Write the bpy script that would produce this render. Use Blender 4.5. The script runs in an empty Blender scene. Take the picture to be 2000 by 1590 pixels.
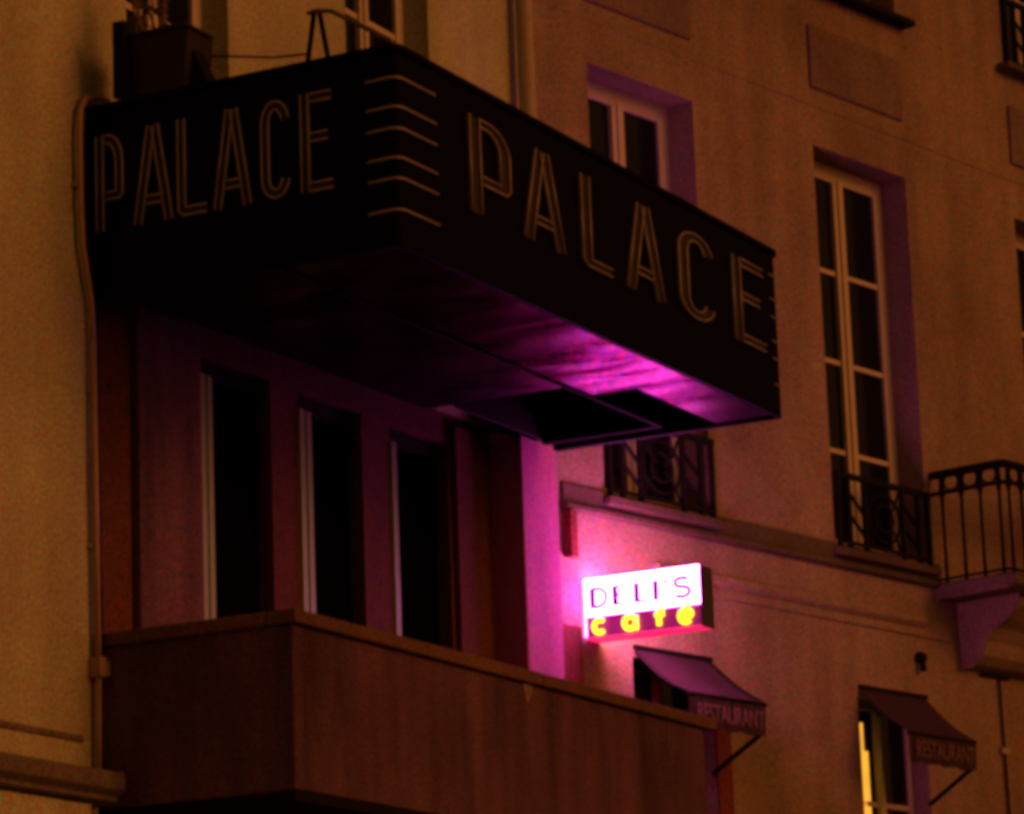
import bpy, math, random
from mathutils import Vector, Matrix
random.seed(7)
S = bpy.context.scene
col = S.collection
rad = math.radians

# ------------------------------------------------------------------ camera
AZ, PITCH, ROLL = rad(27.371), rad(13.152), rad(-2.1197)
fh = Vector((math.cos(AZ), math.sin(AZ), 0)); right = Vector((math.sin(AZ), -math.cos(AZ), 0))
fwd = fh * math.cos(PITCH) + Vector((0, 0, math.sin(PITCH))); up = right.cross(fwd)
Rr = right * math.cos(ROLL) + up * math.sin(ROLL); Uu = up * math.cos(ROLL) - right * math.sin(ROLL)
cd = bpy.data.cameras.new('camera'); cam = bpy.data.objects.new('camera', cd); col.objects.link(cam)
m = Matrix((Rr, Uu, -fwd)).transposed().to_4x4(); m.translation = (-16.845, -11.44, 1.6)
cam.matrix_world = m
cd.sensor_width = 36; cd.lens = 36 * 7104 / 2000; cd.clip_start = .1; cd.clip_end = 2000
S.camera = cam

# ------------------------------------------------------------------ night light: one low warm source, a dim sky
SUN_EL, SUN_AZ = rad(22), rad(7)                     # azimuth measured from the facade normal towards +X
sdir = Vector((math.sin(SUN_AZ) * math.cos(SUN_EL), -math.cos(SUN_AZ) * math.cos(SUN_EL), math.sin(SUN_EL)))
w = bpy.data.worlds.new('World'); S.world = w; w.use_nodes = True
nt = w.node_tree; bg = nt.nodes['Background']
sky = nt.nodes.new('ShaderNodeTexSky'); sky.sky_type = 'NISHITA'; sky.sun_disc = False
sky.sun_elevation = SUN_EL; sky.sun_rotation = math.atan2(sdir.x, sdir.y)
tint = nt.nodes.new('ShaderNodeMix'); tint.data_type = 'RGBA'; tint.blend_type = 'MULTIPLY'
tint.inputs[0].default_value = 1; tint.inputs[7].default_value = (1.0, .30, .075, 1)     # sodium glow of the city
nt.links.new(sky.outputs[0], tint.inputs[6]); nt.links.new(tint.outputs[2], bg.inputs[0])
bg.inputs[1].default_value = .040
sd = bpy.data.lights.new('sun', 'SUN'); sd.energy = .62; sd.color = (1, .288, .066); sd.angle = rad(26)
so = bpy.data.objects.new('sun', sd); col.objects.link(so)
so.rotation_euler = (-sdir).to_track_quat('-Z', 'Y').to_euler(); so.location = (0, -20, 20)
S.view_settings.view_transform = 'Standard'; S.view_settings.look = 'None'
S.view_settings.exposure = 0; S.view_settings.gamma = 1; S.view_settings.use_curve_mapping = False
S.render.engine = 'CYCLES'
S.cycles.use_denoising = True
S.cycles.filter_width = 4.3
S.cycles.max_bounces = 6

# ------------------------------------------------------------------ materials
def nodes(name):
    mt = bpy.data.materials.new(name); mt.use_nodes = True
    return mt, mt.node_tree, mt.node_tree.nodes['Principled BSDF']

def plaster(name, c1, c2, grain=.35, streak=.25, rough=.9, bump=.25, big=.7, metal=0):
    mt, t, b = nodes(name); N, L = t.nodes.new, t.links.new
    geo = N('ShaderNodeNewGeometry')
    n1 = N('ShaderNodeTexNoise'); n1.inputs['Scale'].default_value = big; n1.inputs['Detail'].default_value = 6; n1.inputs['Roughness'].default_value = .65
    L(geo.outputs['Position'], n1.inputs['Vector'])
    r1 = N('ShaderNodeMapRange'); r1.inputs[1].default_value = .32; r1.inputs[2].default_value = .68; L(n1.outputs['Fac'], r1.inputs[0])
    mx = N('ShaderNodeMix'); mx.data_type = 'RGBA'; mx.inputs[6].default_value = (*c1, 1); mx.inputs[7].default_value = (*c2, 1)
    L(r1.outputs[0], mx.inputs[0])
    mp = N('ShaderNodeMapping'); mp.inputs['Scale'].default_value = (3.2, 3.2, .5); L(geo.outputs['Position'], mp.inputs['Vector'])
    n2 = N('ShaderNodeTexNoise'); n2.inputs['Scale'].default_value = 1; n2.inputs['Detail'].default_value = 5; L(mp.outputs[0], n2.inputs['Vector'])
    r2 = N('ShaderNodeMapRange'); r2.inputs[1].default_value = .35; r2.inputs[2].default_value = .65; r2.inputs[3].default_value = 1 - streak; r2.inputs[4].default_value = 1
    L(n2.outputs['Fac'], r2.inputs[0])
    m2 = N('ShaderNodeMix'); m2.data_type = 'RGBA'; m2.blend_type = 'MULTIPLY'; m2.inputs[0].default_value = 1
    L(mx.outputs[2], m2.inputs[6]); L(r2.outputs[0], m2.inputs[7])
    n3 = N('ShaderNodeTexNoise'); n3.inputs['Scale'].default_value = 52; n3.inputs['Detail'].default_value = 4; n3.inputs['Roughness'].default_value = .8; L(geo.outputs['Position'], n3.inputs['Vector'])
    vm = N('ShaderNodeVectorMath'); vm.operation = 'MULTIPLY_ADD'
    vm.inputs[1].default_value = (15 * grain,) * 3; vm.inputs[2].default_value = (1 - 7.5 * grain,) * 3
    L(n3.outputs['Color'], vm.inputs[0])
    vx = N('ShaderNodeVectorMath'); vx.operation = 'MAXIMUM'; vx.inputs[1].default_value = (.1, .1, .1); L(vm.outputs[0], vx.inputs[0])
    m3 = N('ShaderNodeMix'); m3.data_type = 'RGBA'; m3.blend_type = 'MULTIPLY'; m3.inputs[0].default_value = 1
    L(m2.outputs[2], m3.inputs[6]); L(vx.outputs[0], m3.inputs[7])
    L(m3.outputs[2], b.inputs['Base Color'])
    bp = N('ShaderNodeBump'); bp.inputs['Strength'].default_value = bump; bp.inputs['Distance'].default_value = .01
    ad = N('ShaderNodeMath'); ad.operation = 'ADD'; L(n3.outputs['Fac'], ad.inputs[0]); L(n1.outputs['Fac'], ad.inputs[1])
    L(ad.outputs[0], bp.inputs['Height']); L(bp.outputs[0], b.inputs['Normal'])
    b.inputs['Roughness'].default_value = rough; b.inputs['Specular IOR Level'].default_value = .2; b.inputs['Metallic'].default_value = metal
    return mt

def sheet(name, c1, c2, rough):
    """painted sheet metal with sooty smears: base and edge tint vary together"""
    mt, t, b = nodes(name); N, L = t.nodes.new, t.links.new
    geo = N('ShaderNodeNewGeometry'); mp = N('ShaderNodeMapping'); mp.inputs['Scale'].default_value = (3.4, 1.1, 1); mp.inputs['Rotation'].default_value = (0, 0, .35)
    L(geo.outputs['Position'], mp.inputs['Vector'])
    n = N('ShaderNodeTexNoise'); n.inputs['Scale'].default_value = 1.3; n.inputs['Detail'].default_value = 7; n.inputs['Roughness'].default_value = .62; n.inputs['Distortion'].default_value = .6
    L(mp.outputs[0], n.inputs['Vector'])
    r = N('ShaderNodeMapRange'); r.inputs[1].default_value = .33; r.inputs[2].default_value = .62; L(n.outputs['Fac'], r.inputs[0])
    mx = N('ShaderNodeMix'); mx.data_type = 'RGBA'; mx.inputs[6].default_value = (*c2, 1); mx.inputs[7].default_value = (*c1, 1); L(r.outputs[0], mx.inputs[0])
    fine = N('ShaderNodeTexNoise'); fine.inputs['Scale'].default_value = 45; L(geo.outputs['Position'], fine.inputs['Vector'])
    vm = N('ShaderNodeVectorMath'); vm.operation = 'MULTIPLY_ADD'; vm.inputs[1].default_value = (2.4,) * 3; vm.inputs[2].default_value = (-.2,) * 3; L(fine.outputs['Color'], vm.inputs[0])
    m2 = N('ShaderNodeMix'); m2.data_type = 'RGBA'; m2.blend_type = 'MULTIPLY'; m2.inputs[0].default_value = 1; L(mx.outputs[2], m2.inputs[6]); L(vm.outputs[0], m2.inputs[7])
    L(m2.outputs[2], b.inputs['Base Color']); L(m2.outputs[2], b.inputs['Specular Tint'])
    b.inputs['Metallic'].default_value = 1; b.inputs['Roughness'].default_value = rough
    bp = N('ShaderNodeBump'); bp.inputs['Strength'].default_value = .35; bp.inputs['Distance'].default_value = .01; L(n.outputs['Fac'], bp.inputs['Height']); L(bp.outputs[0], b.inputs['Normal'])
    return mt

def simple(name, c, rough=.5, metal=0, spec=.5, var=.25, scale=14):
    mt, t, b = nodes(name); N, L = t.nodes.new, t.links.new
    geo = N('ShaderNodeNewGeometry'); n = N('ShaderNodeTexNoise'); n.inputs['Scale'].default_value = scale; n.inputs['Detail'].default_value = 4
    L(geo.outputs['Position'], n.inputs['Vector'])
    mx = N('ShaderNodeMix'); mx.data_type = 'RGBA'
    mx.inputs[6].default_value = (*[x * (1 - var) for x in c], 1); mx.inputs[7].default_value = (*[min(1, x * (1 + var)) for x in c], 1)
    L(n.outputs['Fac'], mx.inputs[0]); L(mx.outputs[2], b.inputs['Base Color'])
    r = N('ShaderNodeMapRange'); r.inputs[3].default_value = max(0, rough - .12); r.inputs[4].default_value = min(1, rough + .12); L(n.outputs['Fac'], r.inputs[0])
    L(r.outputs[0], b.inputs['Roughness'])
    b.inputs['Metallic'].default_value = metal; b.inputs['Specular IOR Level'].default_value = spec
    return mt

def glow(name, c, strength, base=(.5, .5, .5), var=.0, scale=6):
    mt, t, b = nodes(name); N, L = t.nodes.new, t.links.new
    b.inputs['Base Color'].default_value = (*base, 1); b.inputs['Roughness'].default_value = .4
    b.inputs['Emission Color'].default_value = (*c, 1); b.inputs['Emission Strength'].default_value = strength
    if var:
        geo = N('ShaderNodeNewGeometry'); n = N('ShaderNodeTexNoise'); n.inputs['Scale'].default_value = scale
        L(geo.outputs['Position'], n.inputs['Vector'])
        r = N('ShaderNodeMapRange'); r.inputs[3].default_value = strength * (1 - var); r.inputs[4].default_value = strength * (1 + var)
        L(n.outputs['Fac'], r.inputs[0]); L(r.outputs[0], b.inputs['Emission Strength'])
    return mt

M = dict(
    cream=plaster('cream_render_lit', (.60, .62, .37), (.43, .42, .26), streak=.18, grain=.27),  # cream lightened; stronger lamplight on this side is put into the colour
    stone=plaster('stone_render', (.41, .315, .235), (.27, .20, .15), streak=.25),
    apron=plaster('apron_stone', (.29, .22, .19), (.2, .145, .12), streak=.25),
    band=plaster('shaded_stone', (.15, .115, .08), (.09, .068, .048), streak=.25),  # darker stone; shade on the string course is put into the colour
    ledge=plaster('sooty_stone', (.26, .21, .15), (.15, .12, .09), streak=.3),
    red=plaster('red_painted_render', (.165, .058, .040), (.115, .040, .028), streak=.15),
    pink=plaster('red_paint_sign_glow', (.62, .18, .38), (.52, .14, .31), streak=.2, grain=.2),  # the bay's red paint with the sign's glow put into the colour
    parapet=plaster('brown_painted_render', (.215, .11, .17), (.125, .06, .095), streak=.55),
    patch=plaster('bare_plaster', (.34, .26, .19), (.24, .17, .12), streak=.3),
    coping=plaster('coping_stone', (.22, .12, .08), (.13, .07, .05), streak=.1),
    black=simple('black_enamel', (.0035, .0025, .006), .7, 0, .04),
    channel=simple('dark_letter_channel', (.036, .027, .022), .5, 0, .2),
    tube=simple('unlit_glass_tube', (.34, .30, .25), .18, 0, .6),
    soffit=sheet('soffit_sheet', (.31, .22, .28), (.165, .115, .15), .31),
    soffit_trim=simple('soffit_trim', (.02, .012, .016), .85, 0, .03),
    frame=simple('white_joinery', (.62, .56, .47), .55, 0, .3, .12),
    greyframe=simple('grey_joinery', (.38, .50, .33), .5, 0, .3, .15),
    glass=simple('dark_window_glass', (.006, .005, .007), .12, 0, .16, .3, 3),
    bayglass=simple('unlit_bay_glass', (.003, .002, .003), .8, 0, .0, .3, 3),
    iron=simple('wrought_iron', (.008, .007, .007), .7, 0, .1),
    zinc=simple('painted_pipe', (.42, .36, .27), .5, 0, .35),
    pipe=simple('ochre_pipe', (.44, .30, .16), .5, 0, .35),
    dark=simple('dark_shade_tone', (.012, .01, .012), .9, 0, .1),  # near-black; shade inside gaps and under slabs is put into the colour
    planter=simple('dark_red_planter', (.012, .005, .005), .6, 0, .3),
    twig=simple('dry_leaf', (.22, .17, .08), .7, 0, .2),
    awning=simple('plum_awning_canvas', (.05, .024, .045), .8, 0, .2, .3, 9),
    awntext=simple('awning_print', (.20, .12, .11), .8, 0, .2),
    housing=simple('sign_housing', (.03, .012, .02), .35, 0, .5),
    curtain=glow('lit_curtain', (1, .45, .04), 1.0, (.5, .35, .1), .35, 5),
    asphalt=plaster('asphalt', (.055, .052, .05), (.04, .04, .04), streak=0, bump=.4),
    paving=plaster('paving_slab', (.20, .18, .16), (.13, .12, .11), streak=0),
    kerb=plaster('granite_kerb', (.26, .25, .24), (.18, .17, .17), streak=0),
    redjamb=plaster('red_jamb_paint', (.22, .05, .035), (.15, .035, .025), streak=.1),
    white_on=glow('lit_sign_face', (1.0, .085, .92), 40.0),
    white_far_on=glow('lit_sign_far_face', (1.0, .15, .42), 36.0),
    red_on=glow('sign_bottom_acrylic', (1.0, .01, .13), 1.1),
    back_glow_on=glow('added_back_glow', (1.0, .16, .72), 9.0),
    top_glow_on=glow('added_top_glow', (1.0, .13, .58), 48.0),
    purple_on=glow('lit_purple_panel', (.66, .004, .26), .30, (.3, .05, .3), .5, 9),
    yellow_on=glow('yellow_neon', (1.0, .68, .012), 2.6, (.8, .6, .1)),
    ink=simple('sign_letter_ink', (.02, .008, .03), .7, 0, .1),
)

# ------------------------------------------------------------------ mesh helpers
class MB:
    def __init__(s): s.v, s.f, s.sm = [], [], []
    def face(s, *pts, smooth=False):
        i = len(s.v); s.v += [tuple(p) for p in pts]; s.f.append(tuple(range(i, i + len(pts)))); s.sm.append(smooth); return s
    def box(s, x0, x1, y0, y1, z0, z1):
        i = len(s.v)
        s.v += [(x, y, z) for z in (z0, z1) for y in (y0, y1) for x in (x0, x1)]
        for q in ((0, 2, 3, 1), (4, 5, 7, 6), (0, 1, 5, 4), (2, 6, 7, 3), (0, 4, 6, 2), (1, 3, 7, 5)):
            s.f.append(tuple(i + k for k in q)); s.sm.append(False)
        return s
    def prism(s, poly, axis, a, b):
        """poly: 2-D points in the two other axes (in order), extruded from a to b along axis"""
        def P(p, h):
            q = [0, 0, 0]; o = [k for k in range(3) if k != axis]; q[axis] = h; q[o[0]], q[o[1]] = p; return tuple(q)
        n = len(poly); i = len(s.v)
        s.v += [P(p, a) for p in poly] + [P(p, b) for p in poly]
        s.f += [tuple(range(i, i + n)), tuple(range(i + 2 * n - 1, i + n - 1, -1))]; s.sm += [False] * 2
        for k in range(n):
            s.f.append((i + k, i + (k + 1) % n, i + n + (k + 1) % n, i + n + k)); s.sm.append(False)
        return s
    def tube(s, pts, r, n=8, closed=False):
        pts = [Vector(p) for p in pts]; k = len(pts); rings = []
        prev = None
        for j in range(k):
            a = pts[j - 1] if (j or closed) else pts[j]; b = pts[(j + 1) % k] if (j < k - 1 or closed) else pts[j]
            d = (b - a).normalized()
            if prev is None:
                ref = Vector((0, 0, 1)) if abs(d.z) < .9 else Vector((1, 0, 0)); u = d.cross(ref).normalized()
            else:
                u = (prev - d * prev.dot(d)); u = u.normalized() if u.length > 1e-6 else d.orthogonal().normalized()
            prev = u; vv = d.cross(u); i = len(s.v)
            rr = r[j] if isinstance(r, (list, tuple)) else r
            s.v += [tuple(pts[j] + (u * math.cos(q) + vv * math.sin(q)) * rr) for q in (2 * math.pi * e / n for e in range(n))]
            rings.append(i)
        pairs = list(zip(rings, rings[1:])) + ([(rings[-1], rings[0])] if closed else [])
        for a, b in pairs:
            for e in range(n):
                s.f.append((a + e, a + (e + 1) % n, b + (e + 1) % n, b + e)); s.sm.append(True)
        if not closed:
            s.f += [tuple(range(rings[0] + n - 1, rings[0] - 1, -1)), tuple(range(rings[-1], rings[-1] + n))]; s.sm += [False] * 2
        return s
    def wall(s, x0, x1, z0, z1, holes, y0=0, y1=.5, reveal=None):
        """solid wall slab with rectangular holes; the street face is y0"""
        xs = sorted({x0, x1, *[h[0] for h in holes], *[h[1] for h in holes]}); zs = sorted({z0, z1, *[h[2] for h in holes], *[h[3] for h in holes]})
        xs = [x for x in xs if x0 <= x <= x1]; zs = [z for z in zs if z0 <= z <= z1]
        for a, b in zip(xs, xs[1:]):
            for c, d in zip(zs, zs[1:]):
                if any(h[0] <= a and b <= h[1] and h[2] <= c and d <= h[3] for h in holes): continue
                s.face((a, y0, c), (b, y0, c), (b, y0, d), (a, y0, d)); s.face((b, y1, c), (a, y1, c), (a, y1, d), (b, y1, d))
        for h in holes:
            a, b, c, d = max(h[0], x0), min(h[1], x1), max(h[2], z0), min(h[3], z1)
            s.face((a, y0, c), (a, y0, d), (a, y1, d), (a, y1, c)); s.face((b, y0, d), (b, y0, c), (b, y1, c), (b, y1, d))
            s.face((a, y0, d), (b, y0, d), (b, y1, d), (a, y1, d)); s.face((b, y0, c), (a, y0, c), (a, y1, c), (b, y1, c))
        s.face((x0, y1, z0), (x0, y0, z0), (x0, y0, z1), (x0, y1, z1)); s.face((x1, y0, z0), (x1, y1, z0), (x1, y1, z1), (x1, y0, z1))
        s.face((x0, y0, z1), (x1, y0, z1), (x1, y1, z1), (x0, y1, z1)); s.face((x0, y1, z0), (x1, y1, z0), (x1, y0, z0), (x0, y0, z0))
        return s
    def build(s, name, mat, parent=None, bevel=0, loc=None):
        me = bpy.data.meshes.new(name); me.from_pydata(s.v, [], s.f)
        me.polygons.foreach_set('use_smooth', s.sm); me.materials.append(M[mat]); me.update()
        o = bpy.data.objects.new(name, me); col.objects.link(o); o.parent = parent
        if loc: o.location = loc
        if bevel:
            b = o.modifiers.new('bevel', 'BEVEL'); b.width = bevel; b.segments = 2; b.limit_method = 'ANGLE'
        return o

def empty(name, loc=(0, 0, 0), rz=0, parent=None):
    o = bpy.data.objects.new(name, None); col.objects.link(o); o.location = loc; o.rotation_euler.z = rz; o.parent = parent
    o.empty_display_size = .2; return o
def tag(o, label, cat, group=None):
    o['label'] = label; o['category'] = cat
    if group: o['group'] = group
    return o
def struct(o): o['kind'] = 'structure'; return o

# ------------------------------------------------------------------ ground
g = MB()
g.face((-400, -400, 0), (400, -400, 0), (400, 400, 0), (-400, 400, 0)); struct(g.build('ground', 'asphalt'))
struct(MB().face((-60, -9.6, .004), (60, -9.6, .004), (60, -3.2, .004), (-60, -3.2, .004)).build('road', 'asphalt'))
for nm, y0, y1 in (('pavement_theatre_side', -3.0, .6), ('pavement_far_side', -13.0, -9.8)):
    struct(MB().box(-60, 60, y0, y1, -.1, .13).build(nm, 'paving'))
for nm, y0, y1 in (('kerb_theatre_side', -3.2, -3.0), ('kerb_far_side', -9.8, -9.6)):
    struct(MB().box(-60, 60, y0, y1, -.1, .125).build(nm, 'kerb', bevel=.02))

# ------------------------------------------------------------------ windows
def french_window(parent, x0, x1, z0, z1, depth, frame='frame', transoms=(), stile=.085, mull=.12, sill=None, sillmat='band', name='window'):
    """two-leaf window set back by depth in an opening; panes are separate sub-parts"""
    wn = empty(name, (0, 0, 0), parent=parent)
    y0, y1 = depth, depth + .07
    f = MB()
    f.box(x0, x0 + stile, y0, y1, z0, z1); f.box(x1 - stile, x1, y0, y1, z0, z1)
    f.box(x0 + stile, x1 - stile, y0 + .002, y1, z1 - stile * 1.1, z1); f.box(x0 + stile, x1 - stile, y0 + .002, y1, z0, z0 + stile * 1.2)
    xm = (x0 + x1) / 2
    f.box(xm - mull / 2, xm + mull / 2, y0 - .012, y1, z0 + stile * 1.2 + .001, z1 - stile * 1.1 - .001)
    f.box(xm - .022, xm + .022, y0 - .03, y0 - .0125, z0 + .15, z1 - .12)
    f.build('frame', frame, wn, bevel=.006)
    zz = [z0 + stile * 1.2] + sorted(transoms) + [z1 - stile * 1.1]
    for tz in transoms:
        for a, b in ((x0 + stile, xm - mull / 2), (xm + mull / 2, x1 - stile)):
            MB().box(a, b, y0 + .012, y1, tz - .02, tz + .02).build('glazing_bar', frame, wn)
    for a, b in ((x0 + stile, xm - mull / 2), (xm + mull / 2, x1 - stile)):
        for c, d in zip(zz, zz[1:]):
            j = random.uniform(-.004, .004)
            MB().face((a, y0 + .03 + j, c), (b, y0 + .03 - j, c), (b, y0 + .03 - j, d), (a, y0 + .03 + j, d)).build('pane', 'glass', wn)
    if sill:
        MB().box(x0 - sill[0], x1 + sill[0], -sill[1], depth - .002, z0 - sill[2], z0 - .003).build('sill', sillmat, wn, bevel=.01)
    return wn

# ------------------------------------------------------------------ theatre building
TB = empty('theatre_building'); tag(TB, 'cream rendered building behind the large dark marquee, with dark red bay and balcony', 'building')
up_holes = [(.43, 1.58, 8.35, 11.2), (3.05, 4.2, 8.35, 11.2)]
MB().wall(-9, 5.66, 0, 15, up_holes + [(.05, 5.48, 0, 7.20)]).build('wall', 'cream', TB)
MB().box(-9, 5.6, .52, 8, 0, 14.9).build('building_core', 'dark', TB)
for h in up_holes:
    french_window(TB, *h, .19, transoms=(9.1, 9.85, 10.55), stile=.11, sill=(.05, .06, .09), sillmat='cream')
# floor joint above the ledge and the ledge itself
MB().prism([(-.012, 4.50), (0.002, 4.52), (.002, 4.47), (-.012, 4.485)], 0, -9, -.10).build('string_line', 'ledge', TB)
c = MB().prism([(.01, 4.31), (-.20, 4.30), (-.215, 4.27), (-.215, 4.20), (-.16, 4.165), (-.16, 4.14), (.01, 4.12)], 0, -9, -.005)
c.build('cornice', 'ledge', TB, bevel=.008)
c2 = MB().prism([(.01, 4.118), (-.10, 4.118), (-.10, 3.98), (-.06, 3.95), (.01, 3.95)], 0, -9, -.17); c2.build('cornice_bed', 'cream', TB, bevel=.006)
# the red bay under the marquee
bay = empty('bay', parent=TB)
BH = [(1.20, 2.04, 4.36, 6.98), (2.36, 3.17, 4.36, 6.98), (3.53, 4.33, 4.36, 6.98)]
MB().wall(.052, 4.94, 4.3, 7.198, BH, 0.03, .45).build('bay_wall', 'red', bay)
MB().box(.47, 1.15, -.03, .028, 4.3, 7.12).build('pilaster', 'parapet', bay, bevel=.01)
MB().box(4.37, 4.72, -.015, .028, 4.3, 7.12).build('pilaster', 'red', bay, bevel=.01)
ep = MB().box(4.94, 5.48, -.22, .45, 0, 7.13).build('corner_pilaster', 'pink', bay, bevel=.012); ep['label'] = 'red end pilaster beside the café sign, magenta glow put into its colour'
for (a, b, z0, z1), sw in zip(BH, (.17, .18, .10)):
    wn = empty('bay_window', parent=bay)
    f = MB(); y = .045
    f.box(a, a + sw, y, y + .10, z0, z1 - .11)
    f.box(a + .012, a + sw * .40, y - .028, y - .001, z0, z1 - .115); f.box(a + sw * .62, a + sw - .01, y - .02, y - .001, z0, z1 - .115)
    f.build('window_stile', 'greyframe', wn, bevel=.004)
    MB().box(a, b, .09, .15, z1 - .108, z1).build('head_rail', 'dark', wn)
    MB().box(b - .05, b, .10, .16, z0, z1 - .11).build('window_stile', 'dark', wn)
    MB().face((a + sw, .14, z0), (b - .05, .14, z0), (b - .05, .14, z1 - .11), (a + sw, .14, z1 - .11)).build('pane', 'bayglass', wn)
# ground floor behind the entrance
MB().wall(.052, 4.94, 0, 4.08, [(.8, 4.2, .13, 3.1)], .03, .45).build('entrance_wall', 'red', bay)
MB().box(.8, 4.2, .30, .36, .13, 3.1).build('entrance_door', 'glass', bay)
# balcony with solid parapet
bal = empty('balcony', parent=TB)
MB().box(.12, 5.40, -1.16, .028, 4.10, 4.30).build('balcony_slab', 'dark', bal)
MB().box(.08, .20, -1.27, -.002, 4.12, 5.03).build('side_panel', 'parapet', bal, bevel=.012)
MB().box(.2005, 5.45, -1.268, -1.15, 4.12, 5.03).build('front_panel', 'parapet', bal, bevel=.012)
MB().box(.045, .235, -1.118, -.002, 5.032, 5.11).build('coping', 'coping', bal, bevel=.012)
xs = [.045, 1.55, 3.02, 4.40, 5.58]
for a, b in zip(xs, xs[1:]):
    d = random.uniform(-.004, .004)
    MB().box(a + .002, b - .002, -1.312 + d, -1.12, 5.032, 5.11 + d).build('coping', 'coping', bal, bevel=.012)
MB().box(.086, 5.44, -1.262, -1.155, 4.06, 4.117).build('drip_edge', 'dark', bal)
MB().prism([(2.80, 5.028), (2.93, 5.028), (2.915, 4.975), (2.89, 4.95), (2.87, 4.905), (2.83, 4.93), (2.815, 4.985)], 1, -1.274, -1.2685).build('plaster_patch', 'patch', bal)

# ------------------------------------------------------------------ marquee with neon lettering
MQ = empty('marquee', (0, 0, 0)); tag(MQ, 'black boxy marquee with PALACE in neon tubing on two sides, jutting over balcony', 'marquee')
X1, YF, ZB, ZT = 5.235, -2.07, 7.04, 8.17
fa = MB()
def rcorner(cx, cy, r, a0, a1, n=6): return [(cx + r * math.cos(rad(a0 + (a1 - a0) * k / n)), cy + r * math.sin(rad(a0 + (a1 - a0) * k / n))) for k in range(n + 1)]
r_ = .05
outer = [(0, -.0)] + rcorner(r_, YF + r_, r_, 180, 270) + rcorner(X1 - r_, YF + r_, r_, 270, 360) + [(X1, -.35)]
th = .06
inner = [(th, -.0)] + rcorner(r_ + th * .6, YF + r_ + th * .6, r_, 180, 270) + rcorner(X1 - r_ - th * .6, YF + r_ + th * .6, r_, 270, 360) + [(X1 - th, -.35)]
n = len(outer)
for k in range(n - 1):
    (a, b), (c, d) = outer[k], outer[k + 1]; (e, f_), (g_, h) = inner[k], inner[k + 1]
    sm = (a, b) != (0, 0) and math.hypot(c - a, d - b) < .1
    fa.face((a, b, ZB), (c, d, ZB), (c, d, ZT), (a, b, ZT)); fa.face((g_, h, ZB), (e, f_, ZB), (e, f_, ZT), (g_, h, ZT))
    fa.face((e, f_, ZB), (g_, h, ZB), (c, d, ZB), (a, b, ZB)); fa.face((a, b, ZT), (c, d, ZT), (g_, h, ZT), (e, f_, ZT))
fa.face((X1, -.35, ZB), (X1 - th, -.35, ZB), (X1 - th, -.35, ZT), (X1, -.35, ZT))
fa.build('fascia', 'black', MQ)
# top capping, a little proud
cp = MB()
o2 = [(-.02, -.0)] + rcorner(r_ - .01, YF + r_ - .01, r_ + .01, 180, 270) + rcorner(X1 - r_ + .01, YF + r_ - .01, r_ + .01, 270, 360) + [(X1 + .02, -.35), (X1 + .02, -.005), (-.02, -.005)]
cp.prism(o2, 2, ZT + .001, ZT + .035); cp.build('roof_deck', 'black', MQ, bevel=.008)
# soffit boards: outer run, inner run one step higher, an open bay at the far end
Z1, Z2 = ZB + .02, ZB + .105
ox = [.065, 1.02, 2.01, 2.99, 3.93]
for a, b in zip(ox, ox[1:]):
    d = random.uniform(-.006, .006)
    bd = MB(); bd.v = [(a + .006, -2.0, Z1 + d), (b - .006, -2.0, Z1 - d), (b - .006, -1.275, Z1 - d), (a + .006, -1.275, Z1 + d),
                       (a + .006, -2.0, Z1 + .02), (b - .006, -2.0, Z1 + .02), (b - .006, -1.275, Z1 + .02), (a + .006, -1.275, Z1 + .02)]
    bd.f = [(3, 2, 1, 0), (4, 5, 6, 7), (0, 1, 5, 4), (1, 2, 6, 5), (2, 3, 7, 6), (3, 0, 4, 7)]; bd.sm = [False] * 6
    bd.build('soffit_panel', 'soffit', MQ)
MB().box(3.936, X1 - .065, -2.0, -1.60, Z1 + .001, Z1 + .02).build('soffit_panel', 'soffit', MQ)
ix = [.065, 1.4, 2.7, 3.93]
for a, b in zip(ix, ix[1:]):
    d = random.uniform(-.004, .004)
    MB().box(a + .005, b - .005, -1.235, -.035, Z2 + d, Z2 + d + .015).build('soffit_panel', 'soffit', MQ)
MB().box(.065, 5.03, -1.272, -1.238, ZB + .008, Z2 + .05).build('soffit_rail', 'soffit_trim', MQ, bevel=.004)
MB().box(4.985, 5.035, -1.236, -.36, ZB + .01, ZB + .07).build('end_rail', 'soffit_trim', MQ, bevel=.004)
MB().box(3.935, X1 - .062, -1.598, -.04, ZT - .06, ZT - .002).build('deck_underside', 'dark', MQ)
MB().box(3.933, 3.96, -1.6, -.04, Z2 + .02, ZT - .061).build('inner_baffle', 'dark', MQ)
MB().box(3.962, 5.17, -.262, -.235, 7.135, ZT - .061).build('added_back_board', 'dark', MQ)  # back and end boards added; the open bay's shade is in their colour
MB().box(X1 - .062, X1 - .002, -.349, -.006, 7.135, ZT - .001).build('added_end_board', 'dark', MQ)
# bare tubes that wrap the corners
for cx, sgn in ((0, 1), (X1, -1)):
    for z in (8.01, 7.84, 7.715, 7.545, 7.425, 7.245):
        rr = r_ + .014; y = YF - .014
        if sgn > 0:
            pts = [(-.014, YF + .19, z - .004)] + [(px, py, z) for px, py in rcorner(r_, YF + r_, rr, 180, 270, 6)] + [(.42, y, z + .004)]
            rt = .0085
        else:
            pts = [(X1 - .17, y, z), (X1 - .055, y, z)]
            rt = .006
        MB().tube(pts, rt, 8).build('corner_tube', 'tube', MQ)

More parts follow.
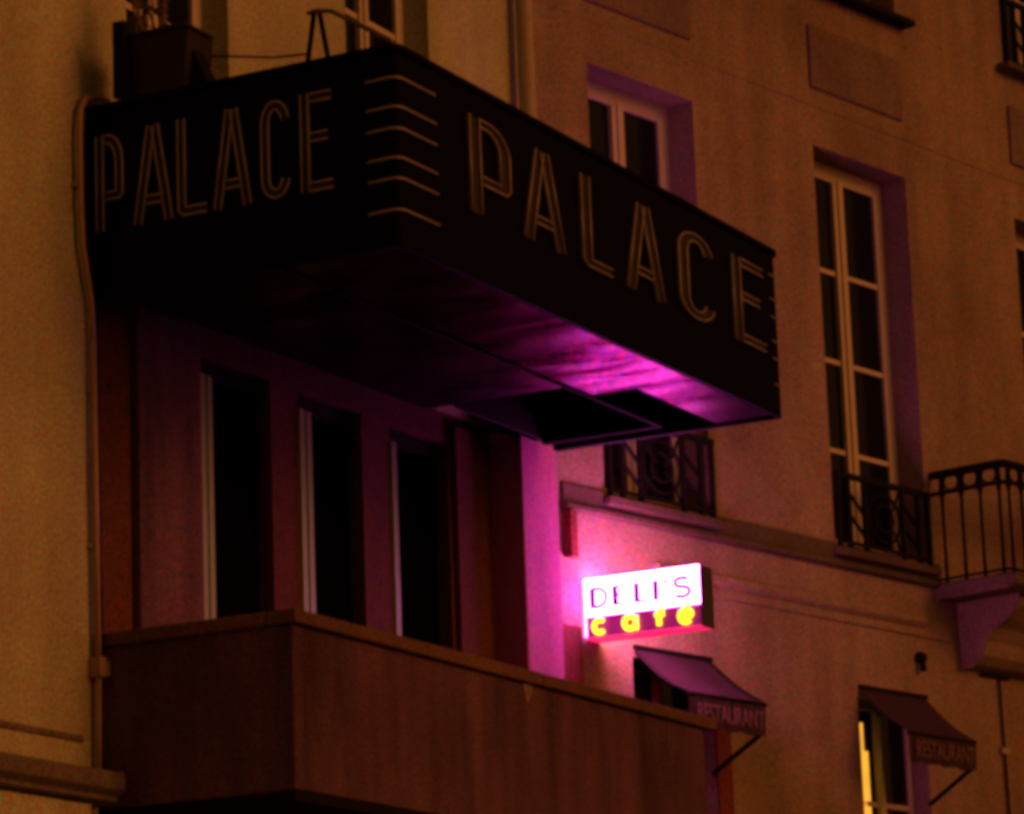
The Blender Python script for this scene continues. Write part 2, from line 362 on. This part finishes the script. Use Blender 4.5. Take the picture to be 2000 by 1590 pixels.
def offset_poly(P, d):
    out = []
    for i, p in enumerate(P):
        a = P[max(i - 1, 0)]; b = P[min(i + 1, len(P) - 1)]
        def nrm(u, v):
            dx, dy = v[0] - u[0], v[1] - u[1]; l = math.hypot(dx, dy) or 1; return (-dy / l, dx / l)
        n1 = nrm(a, p) if i else nrm(p, b); n2 = nrm(p, b) if i < len(P) - 1 else n1
        mx, my = n1[0] + n2[0], n1[1] + n2[1]; l = math.hypot(mx, my) or 1; mx /= l; my /= l
        k = d / max(.35, mx * n1[0] + my * n1[1]); out.append((p[0] + mx * k, p[1] + my * k))
    return out
H = .58; s_ = .03
def arc(cx, cy, rx, ry, a0, a1, n=8): return [(cx + rx * math.cos(rad(a0 + (a1 - a0) * k / n)), cy + ry * math.sin(rad(a0 + (a1 - a0) * k / n))) for k in range(n + 1)]
def strokes(ch, w):
    if ch == 'P': return [[(s_, 0), (s_, H)], [(s_ * 1.6, H - s_)] + arc(w * .42, H * .70, w * .58 - s_, H * .30 - s_, 90, 0) + [(w - s_, H * .39), (w - s_ * 1.3, H * .36), (s_ * 1.9, H * .36)]]
    if ch == 'A': return [[(s_, 0), (w / 2 - .012, H)], [(w / 2 + .012, H), (w - s_, 0)], [(w * .30, H * .24), (w * .70, H * .24)]]
    if ch == 'L': return [[(s_, H), (s_, s_ * 1.6), (s_ * 1.5, s_), (w, s_)]]
    if ch == 'C': return [arc(w / 2, H * .76, w / 2 - s_, H * .24 - s_, 10, 180, 10) + arc(w / 2, H * .22, w / 2 - s_, H * .22 - s_, 180, 350, 10)]
    if ch == 'E': return [[(s_, 0), (s_, H)], [(s_ * 1.9, H - s_), (w, H - s_)], [(s_ * 1.9, H * .55), (w * .86, H * .55)], [(s_ * 1.9, s_), (w, s_)]]
def sign_letter(ch, w, place, sx, rt, label):
    """place(u, v, out) -> point; sx stretches the letter"""
    plate = MB(); tubes = []
    for st in strokes(ch, w):
        a = offset_poly(st, .030); b = offset_poly(st, -.030)
        for i in range(len(st) - 1):
            q = [a[i], a[i + 1], b[i + 1], b[i]]
            lo = [place(u * sx, v, .0005) for u, v in q]; hi = [place(u * sx, v, .014) for u, v in q]
            plate.face(*hi)
            for k in range(4): plate.face(lo[k], lo[(k + 1) % 4], hi[(k + 1) % 4], hi[k])
        for d in (-.023, .023):
            tubes.append([place(u * sx, v, .024) for u, v in offset_poly(st, d)])
    o = plate.build('letter_' + ch.lower(), 'channel', MQ); o['label'] = label
    for tb in tubes: MB().tube(tb, rt, 7).build('neon_tube', 'tube', o)
for (ch, u0, u1) in (('P', .79, 1.31), ('A', 1.44, 1.99), ('L', 2.21, 2.62), ('A', 2.81, 3.38), ('C', 3.59, 4.14), ('E', 4.43, 4.94)):
    W0 = {'A': .25, 'L': .17}.get(ch, .20); sx = (u1 - u0) / W0
    sign_letter(ch, W0, lambda u, v, o, u0=u0: (u0 + u, YF - o, 7.43 + v), sx, .0072, 'letter %s in bare neon tubing on the long front of the marquee' % ch)
for (ch, u0, u1) in (('P', .075, .27), ('A', .335, .61), ('L', .635, .83), ('A', .875, 1.135), ('C', 1.195, 1.39), ('E', 1.455, 1.66)):
    W0 = {'A': .265}.get(ch, .195); sx = (u1 - u0) / W0
    sign_letter(ch, W0, lambda u, v, o, u0=u0: (-o, -u0 - u, 7.43 + v), sx, .0072, 'letter %s in bare neon tubing on the short side of the marquee' % ch)

# steel stay frame on the marquee roof
SF = empty('stay_frame', (.12, -1.5, ZT + .03)); tag(SF, 'thin steel A-shaped stay with rods standing on the marquee roof', 'stay frame')
for dy in (.075, -.075):
    MB().tube([(0, dy * .25, .33), (0, dy, .002)], .016, 8).build('leg', 'iron', SF)
MB().tube([(0, .06, .34), (0, .0, .345), (-.02, -.11, .315), (-.05, -.50, .06), (-.05, -.53, .02)], .014, 8).build('stay_rod', 'ledge', SF)
MB().tube([(0, .075, .10), (.1, .35, .16), (.3, .9, .33), (.5, 1.49, .52)], .007, 6).build('stay_cable', 'iron', SF)
# dark planter with dry sprigs by the upper window
PL = empty('planter_box', (.09, -.47, ZT + .036)); tag(PL, 'dark planter with dry sprigs on the marquee roof below upper left window', 'planter')
MB().prism([(-.20, 0), (.20, 0), (.235, .36), (-.235, .36)], 0, -.11, .16).build('trough', 'planter', PL, bevel=.015)
MB().box(-.125, .175, -.245, .245, .361, .385).build('rim', 'planter', PL, bevel=.006)
MB().prism([(.14, .0), (.235, .0), (.235, .46), (.16, .46)], 0, -.16, -.113).build('end_post', 'iron', PL)
MB().prism([(-.20, 0), (-.34, 0), (-.22, .26)], 0, -.02, .10).build('side_brace', 'iron', PL)
for k in range(13):
    y0 = random.uniform(-.05, .22); a = random.uniform(-.6, .9); L_ = random.uniform(.18, .42)
    p0 = Vector((random.uniform(-.08, .1), y0, .36)); p1 = p0 + Vector((random.uniform(-.1, .05), math.sin(a) * L_ * .6, math.cos(a) * L_)); p2 = p1 + Vector((random.uniform(-.1, .05), math.sin(a * 1.6) * L_ * .5, L_ * .15))
    sg = MB().tube([p0, p0.lerp(p1, .5), p1, p2], [.009, .008, .006, .003], 5)
    for q in range(7):
        c0 = p1.lerp(p2, q / 6) if q > 2 else p0.lerp(p1, .4 + .2 * q)
        dv = Vector((random.uniform(-1, 1), random.uniform(-1, 1), random.uniform(-.4, .8))).normalized() * random.uniform(.05, .09); sv = dv.cross(Vector((0, 0, 1))).normalized() * .018
        sg.face(c0, c0 + dv * .5 + sv, c0 + dv, c0 + dv * .5 - sv)
    sg.build('sprig', 'twig', PL)

# pipes
CP = empty('conduit_pipe', (0, 0, 0)); tag(CP, 'thin ochre conduit running down the cream wall and looping round the marquee end', 'pipe')
up_path = [(.16, -.045, 8.285), (0.02, -.045, 8.27), (-.075, -.045, 8.235), (-.125, -.045, 8.16), (-.14, -.045, 8.03), (-.135, -.045, 7.6), (-.12, -.045, 7.35), (-.075, -.045, 7.18), (-.035, -.045, 7.02), (-.02, -.045, 6.8)]
MB().tube(up_path, .018, 8).build('pipe_run', 'pipe', CP)
MB().tube([(-.02, -.045, 6.8), (-.012, -.045, 5.9), (.0, -.045, 4.97)], .0185, 8).build('pipe_run', 'pipe', CP)
MB().tube([(x + .055 if z > 7 else x + .04, y, z - .0 if z < 8 else z - .05) for x, y, z in up_path[2:]] + [(.022, -.045, 5.9), (.035, -.045, 4.97)], .011, 8).build('cable', 'iron', CP)
MB().box(-.035, .035, -.085, -.003, 4.85, 4.965).build('junction_box', 'pipe', CP, bevel=.008)
MB().box(.038, .078, -.075, -.003, 4.86, 4.95).build('junction_lid', 'zinc', CP, bevel=.006)
MB().tube([(.0, -.045, 4.85), (.0, -.04, 4.315)], .018, 8).build('pipe_run', 'pipe', CP)
for z in (7.7, 6.5, 5.6):
    x = -.137 if z > 7.3 else -.012
    MB().box(x - .026, x + .06, -.028, -.0005, z - .012, z + .012).build('clip', 'zinc', CP)
DP = empty('downpipe', (5.47, -.105, 0)); tag(DP, 'pale cast downpipe on the upper wall at the joint between the two buildings', 'pipe')
MB().tube([(0, 0, 14.9), (0, 0, 8.0), (0, .05, 7.6), (0, .12, 7.5)], .062, 14).build('pipe_run', 'zinc', DP)
for z in (9.2, 11.3, 13.4): MB().tube([(0, 0, z - .05), (0, 0, z + .05)], .072, 14).build('collar', 'zinc', DP)
struct(MB().box(5.662, 6.1, .16, 1.2, 0, 14.9).build('party_gap_shade', 'dark'))  # dark block filling the joint, its shade put into the colour

# ------------------------------------------------------------------ neighbouring building, turned towards the street
KINK = rad(11.586)
NB = empty('neighbour_building', (5.85, 0, 0), -KINK); tag(NB, 'rendered building with tall French windows and iron guards right of the marquee', 'building')
WIN = [(.60, 1.92), (3.55, 4.90), (6.62, 7.94), (9.6, 10.92)]
holes = [(a, b, 6.95, 10.27) for a, b in WIN] + [(a, b, 11.66, 14.6) for a, b in WIN] + [(.84, 1.80, 3.3, 5.80), (3.74, 4.70, 3.3, 5.80), (6.7, 7.8, .6, 5.8)]
sp_ = [(a, b, 10.76, 11.30) for a, b in WIN]
MB().wall(-.085, 14, 0, 15, holes).build('wall', 'stone', NB)
MB().box(.3, 13.9, .52, 8, 0, 14.9).build('building_core', 'dark', NB)
for i, (a, b) in enumerate(WIN):
    french_window(NB, a, b, 6.95, 10.27, .24, transoms=(7.84, 8.59, 9.345), stile=.13, mull=.15, sill=(.05, .09, .07))
    french_window(NB, a, b, 11.66, 14.6, .24, transoms=(12.5, 13.2, 13.9), stile=.13, mull=.15, sill=(.12, .13, .06), sillmat='iron' if i == 1 else 'band')
    MB().box(a, b, -.028, -.0005, 10.76, 11.30).build('apron_panel', 'apron', NB, bevel=.018)
# string courses
MB().prism([(.0, 6.995), (-.02, 6.985), (-.02, 6.845), (-.055, 6.835), (-.055, 6.80), (-.02, 6.785), (.0, 6.785)], 0, .08, 5.02).build('string_course', 'band', NB, bevel=.004)
MB().prism([(.0, 6.53), (-.045, 6.52), (-.045, 6.475), (-.015, 6.44), (.0, 6.44)], 0, 1.15, 4.74).build('moulding', 'stone', NB, bevel=.006)
MB().prism([(.0, 6.405), (-.022, 6.40), (-.022, 6.365), (.0, 6.35)], 0, 1.15, 5.1).build('moulding', 'stone', NB, bevel=.004)
MB().prism([(.0, 10.62), (-.008, 10.617), (-.008, 10.603), (.0, 10.60)], 0, -.08, 14).build('joint_line', 'stone', NB)
# red edge strip and dark upright where the theatre meets this wall
MB().box(-.06, .23, -.03, -.001, 3.5, 5.95).build('edge_strip', 'redjamb', NB, bevel=.006)
MB().box(.09, .17, -.075, -.001, 6.44, 6.785).build('edge_post', 'redjamb', NB, bevel=.006)
MB().box(1.802, 1.99, -.02, -.001, 3.3, 5.42).build('window_jamb', 'redjamb', NB, bevel=.006)
# lower windows under the awnings
french_window(NB, .84, 1.80, 3.3, 5.80, .15, frame='redjamb', transoms=(5.1,), stile=.07, mull=.06)
lw = french_window(NB, 3.74, 4.70, 3.3, 5.80, .15, transoms=(4.98, 4.3), stile=.07, mull=.06)
MB().box(3.965, 4.03, .162, .178, 3.4, 5.62).build('lit_curtain', 'curtain', lw)
MB().box(4.045, 4.09, .166, .178, 3.4, 5.40).build('lit_curtain', 'curtain', lw)
MB().box(6.7, 7.8, .2, .25, .6, 5.8).build('shopfront_shutter', 'redjamb', NB)

# wrought iron window guards
def guard(a, b, z0=6.955, z1=7.57):
    gd = empty('window_guard', parent=NB); y = -.03
    MB().box(a + .005, b - .005, y - .02, y + .02, z1 - .045, z1).build('top_rail', 'iron', gd)
    MB().box(a + .005, b - .005, y - .014, y + .014, z0 + .04, z0 + .065).build('bottom_rail', 'iron', gd)
    W = b - a
    for u in (.02, .13, .30, .70, .87, .98):
        MB().box(a + W * u - .019, a + W * u + .019, y - .016, y + .016, z0 + .001, z1 - .031).build('bar', 'iron', gd)
    for u0, u1 in ((.13, .30), (.70, .87)):
        p, q = a + W * u0, a + W * u1; zm = (z0 + z1) / 2
        MB().tube([(p, y, zm + .16), (q, y, zm - .02)], .016, 6).build('brace', 'iron', gd)
        MB().tube([(p, y, zm - .02), (q, y, zm - .2)], .016, 6).build('brace', 'iron', gd)
    cx, cz = (a + b) / 2, (z0 + z1) / 2
    for rr in (.20, .11): MB().tube([(cx + rr * math.cos(t) * 1.15, y, cz + rr * math.sin(t)) for t in (k * math.pi / 10 for k in range(20))], .014, 6, True).build('ring', 'iron', gd)
    for sx in (-1, 1):
        for sz in (-1, 1):
            MB().tube([(cx + sx * .05, y, cz + sz * .02), (cx + sx * .16, y, cz + sz * .12), (cx + sx * .22, y, cz + sz * .24)], .012, 6).build('scroll', 'iron', gd)
for i, (a, b) in enumerate(WIN[:2]): guard(a, b)
guard(*WIN[2], 11.66, 12.3)
# corner balcony at the right
bc = empty('balcony', parent=NB)
t0, t1, D = 5.0, 9.4, .70
prof = [(0, 6.80), (-.74, 6.80), (-.765, 6.77), (-.75, 6.735), (-.70, 6.71), (-.10, 6.70), (0, 6.70)]
MB().prism(prof, 0, t0 - .03, t1).build('balcony_slab', 'ledge', bc, bevel=.01)
MB().box(t0, t1, -D - .02, -.001, 6.801, 6.83).build('balcony_floor', 'band', bc)
def rail(z, r): return MB().tube([(t0, -.002, z), (t0, -D + .04, z), (t0 + .04, -D, z), (t1 - .1, -D, z)], r, 8)
rail(7.73, .036).build('top_rail', 'iron', bc); rail(7.575, .018).build('middle_rail', 'iron', bc); rail(6.86, .012).build('bottom_rail', 'iron', bc)
def baluster(x, y):
    MB().tube([(x, y, 6.83), (x, y, 7.05), (x, y, 7.51), (x, y, 7.56), (x, y, 7.72)], [.017, .014, .014, .028, .018], 8).build('baluster', 'iron', bc)
for o in (.10, .285, .465, .645): baluster(t0, -o)
for k in range(23): baluster(t0 + .06 + .19 * k, -D)
for o in (.193, .375, .555):
    MB().tube([(t0, -o + .068 * math.cos(t), 7.652 + .066 * math.sin(t)) for t in (k * math.pi / 8 for k in range(16))], .010, 6, True).build('rail_ring', 'iron', bc)
for k in range(22):
    MB().tube([(t0 + .155 + .19 * k + .068 * math.cos(t), -D, 7.652 + .066 * math.sin(t)) for t in (q * math.pi / 8 for q in range(16))], .010, 6, True).build('rail_ring', 'iron', bc)
con = [(0, 6.698), (-.58, 6.698), (-.56, 6.62), (-.44, 6.52), (-.33, 6.46), (-.24, 6.36), (-.2, 6.25), (-.12, 6.18), (0, 6.16)]
for a in (5.28, 7.9): MB().prism(con, 0, a, a + 1.25).build('console', 'stone', bc, bevel=.02)
# cable and small fixture on the lower wall
CB = empty('wall_cable', (0, 0, 0), parent=None); CB.location = NB.location; CB.rotation_euler = NB.rotation_euler; tag(CB, 'thin dark cable running down the wall under the iron balcony', 'cable')
MB().tube([(5.83, -.02, 6.15), (5.84, -.02, 5.6), (5.86, -.02, 4.6), (5.86, -.02, .2)], .012, 6).build('cable_run', 'iron', CB)
MB().box(5.55, 5.97, -.03, -.001, 6.125, 6.15).build('cable_tray', 'iron', CB)
MB().box(5.79, 5.90, -.035, -.001, 5.50, 5.55).build('clip', 'zinc', CB)
FX = empty('wall_fixture', (0, 0, 0)); FX.location = NB.location; FX.rotation_euler = NB.rotation_euler; tag(FX, 'small dark round fixture on the wall above the right awning', 'fixture')
MB().tube([(4.64, -.001, 6.18), (4.64, -.04, 6.18), (4.64, -.07, 6.175)], [.05, .05, .035], 10).build('mount', 'iron', FX)
MB().tube([(4.64, -.045, 6.14), (4.64, -.05, 6.07)], [.022, .03], 10).build('nozzle', 'iron', FX)

# ------------------------------------------------------------------ awnings
def text_mesh(name, s, h, mat, parent, width=None, extr=.002):
    cu = bpy.data.curves.new(name, 'FONT'); cu.body = s; cu.size = h / .70; cu.extrude = extr; cu.align_x = 'CENTER'
    o = bpy.data.objects.new(name, cu); col.objects.link(o); dg = bpy.context.evaluated_depsgraph_get()
    me = bpy.data.meshes.new_from_object(o.evaluated_get(dg)); bpy.data.objects.remove(o)
    me.materials.clear(); me.materials.append(M[mat]); q = bpy.data.objects.new(name, me); col.objects.link(q); q.parent = parent
    if width:
        ww = max(v.co.x for v in me.vertices) - min(v.co.x for v in me.vertices); q.scale.x = width / ww
    return q
def awning(a, b, label, o=.48, zt=5.87, zf=5.49, zv=5.24):
    aw = empty('awning'); aw.location = NB.location; aw.rotation_euler = NB.rotation_euler; tag(aw, label, 'awning', 'restaurant awnings')
    # canvas: slightly sagging sheet with thickness
    c = MB(); nu, nv = 10, 8; top = []; bot = []
    for j in range(nv + 1):
        v = j / nv
        for i in range(nu + 1):
            u = i / nu; sag = -.035 * math.sin(math.pi * v) * (1 + .5 * math.sin(9 * u + a)) + .008 * math.cos(u * math.pi * 8) * v ; z = zt + (zf - zt) * v + sag; y = -.003 - o * v
            top.append((a + (b - a) * u, y, z)); bot.append((a + (b - a) * u, y + .004, z - .008))
    k = len(top); c.v = top + bot
    for j in range(nv):
        for i in range(nu):
            q = j * (nu + 1) + i
            c.f += [(q, q + nu + 1, q + nu + 2, q + 1), (k + q, k + q + 1, k + q + nu + 2, k + q + nu + 1)]; c.sm += [True, True]
    for j in range(nv):
        for q in (j * (nu + 1), j * (nu + 1) + nu): c.f.append((q, q + nu + 1, k + q + nu + 1, k + q)); c.sm.append(False)
    c.build('canopy', 'awning', aw)
    MB().tube([(a - .005, -.003 - o, zf - .012), (b + .005, -.003 - o, zf - .012)], .016, 8).build('front_bar', 'iron', aw)
    v = MB(); nn = 24; y = -o - .008
    ft = [(a + (b - a) * i / nn, y + .006 * math.sin(i * 1.9 + a), zf - .018) for i in range(nn + 1)]
    fb = [(x, y2 * 1 + .012 * math.sin(i * 1.1), zv + .006 * math.sin(i * .9)) for i, (x, y2, _) in enumerate(ft)]
    for i in range(nn):
        v.face(ft[i], ft[i + 1], fb[i + 1], fb[i], smooth=False)
        v.face(*[(x, yy + .004, z) for x, yy, z in (ft[i], fb[i], fb[i + 1], ft[i + 1])])
    v.build('valance', 'awning', aw)
    t = text_mesh('lettering', 'RESTAURANT', .13, 'awntext', aw, (b - a) * .86)
    t.location = ((a + b) / 2, y - .022, zv + .05); t.rotation_euler = (rad(90), 0, 0)
    for x in (b - .03,):
        MB().tube([(x, -o + .02, zf - .03), (x, -o * .93, zv + .02), (x, -.003, zv - .22)], .02, 7).build('arm', 'iron', aw)
    MB().box(a, b, -.03, -.0005, zt - .012, zt + .02).build('wall_rail', 'iron', aw)
awning(.85, 1.79, 'plum canvas RESTAURANT awning just below the glowing café sign')
awning(3.75, 4.71, 'dark canvas RESTAURANT awning over the window with a lit curtain', .44, 5.86, 5.46, 5.22)

# ------------------------------------------------------------------ the lit café sign
DS = empty('cafe_sign', (6.10, -.09, 5.86)); tag(DS, "glowing white and magenta DELI'S café sign projecting from the wall", 'sign')
LW, LH, TH = .90, .435, .20          # length out from the wall, height, thickness
# local: x through the thickness (0 = face seen), y negative outwards, z up
fr = MB(); e = .012
fr.box(0, TH, -LW - .014, -LW, 0, LH);
fr.build('housing', 'housing', DS, bevel=.003)
MB().box(.03, TH - .03, -LW + .001, -.001, e + .001, LH - e - .001).build('light_box', 'ink', DS)
ZS = .165
MB().box(.004, TH - .004, -LW, .006, LH - e, LH).build('top_glow', 'top_glow_on', DS)  # glowing top added to light the wall above the sign
MB().box(.004, TH - .004, .0065, .012, .02, LH - e - .001).build('back_glow', 'back_glow_on', DS)  # glowing back added to light the wall around the sign
MB().box(.004, TH - .004, -LW, .006, 0, e).build('bottom_edge', 'red_on', DS)
for sx, x0, x1 in ((-1, .012, .026), (1, TH - .026, TH - .012)):
    MB().box(x0, x1, -LW + .004, -.002, ZS, LH - e - .002).build('white_panel', 'white_on' if sx < 0 else 'white_far_on', DS, bevel=.005)
    MB().box(x0, x1, -LW + .004, -.002, e + .002, ZS - .002).build('lower_panel', 'purple_on' if sx < 0 else 'white_far_on', DS)  # unseen far lower panel made bright to add light low on the wall
def ribbon(mb, P, wd, side):
    a = offset_poly(P, wd / 2); b = offset_poly(P, -wd / 2)
    for i in range(len(P) - 1):
        q = [a[i], a[i + 1], b[i + 1], b[i]]
        hi = [(.006 if side < 0 else TH - .006, -u if side < 0 else -LW + u, v) for u, v in q]; lo = [(.0115 if side < 0 else TH - .0115, y, z) for _, y, z in hi]
        mb.face(*hi); mb.face(*lo[::-1])
        for k in range(4): mb.face(lo[k], lo[(k + 1) % 4], hi[(k + 1) % 4], hi[k])
def deli_letter(ch, u0, w, z0, h):
    T, t = .045, .020
    if ch == 'D': return [([(u0, z0), (u0, z0 + h)], T), ([(u0, z0 + h - .005)] + [(u0 + w * .3 + w * .7 * math.cos(rad(q)), z0 + h / 2 + (h / 2 - .006) * math.sin(rad(q))) for q in range(80, -90, -20)] + [(u0, z0 + .005)], .026)]
    if ch == 'E': return [([(u0, z0), (u0, z0 + h)], T), ([(u0, z0 + h - t / 2), (u0 + w, z0 + h - t / 2)], t), ([(u0, z0 + h * .52), (u0 + w * .8, z0 + h * .52)], t), ([(u0, z0 + t / 2), (u0 + w, z0 + t / 2)], t)]
    if ch == 'L': return [([(u0, z0), (u0, z0 + h)], T), ([(u0, z0 + t / 2), (u0 + w, z0 + t / 2)], t)]
    if ch == 'I': return [([(u0, z0), (u0, z0 + h)], T)]
    if ch == "'": return [([(u0, z0 + h), (u0 - .005, z0 + h * .72)], .024)]
    if ch == 'S': return [([(u0 + w * (.5 + .45 * math.cos(rad(q))), z0 + h * .74 + h * .22 * math.sin(rad(q))) for q in range(30, 271, 30)] + [(u0 + w * (.5 + .5 * math.cos(rad(q))), z0 + h * .27 + h * .25 * math.sin(rad(q))) for q in range(90, -151, -30)], .030)]
for side in (-1, 1):
    for ch, u0, w_ in (('D', .055, .11), ('E', .235, .08), ('L', .405, .075), ('I', .555, .02), ("'", .635, .02), ('S', .70, .12)):
        mb = MB()
        for P, wd in deli_letter(ch, u0, w_, .222, .145): ribbon(mb, P, wd, side)
        mb.build('letter_' + ('apostrophe' if ch == "'" else ch.lower()), 'ink', DS)
    def cafe(ch, u, z, r):
        A = lambda a0, a1, st=20: [(u + r * math.cos(rad(q)), z + r * math.sin(rad(q))) for q in range(a0, a1 + (1 if a1 > a0 else -1), st if a1 > a0 else -st)]
        if ch == 'c': return [A(50, 310)]
        if ch == 'a': return [A(0, 340), [(u + r, z + r), (u + r, z - r * .9), (u + r * 1.25, z - r)]]
        if ch == 'f': return [[(u + r * .9, z + r * 1.45), (u + r * .4, z + r * 1.7), (u, z + r * 1.3), (u, z - r)], [(u - r * .6, z + r * .7), (u + r * .8, z + r * .7)]]
        if ch == 'e': return [[(u - r * .9, z), (u + r * .95, z)] + A(10, 310), [(u + r * .1, z + r * 1.45), (u + r * .8, z + r * 2.0)]]
    for ch, u in (('c', .11), ('a', .35), ('f', .577), ('e', .786)):
        tb = MB()
        for P in cafe(ch, u, .085, .046):
            tb.tube([((-.004 if side < 0 else TH + .004), -p if side < 0 else -LW + p, q) for p, q in P], .019, 8)
        tb.build('neon_letter_' + ch, 'yellow_on', DS)
for z in (.36, .02):
    MB().box(.07, .13, .0125, .10, z - .018, z + .018).build('bracket', 'iron', DS)
    MB().box(.04, .16, .06, .085, z - .05, z + .05).build('bracket_plate', 'iron', DS)
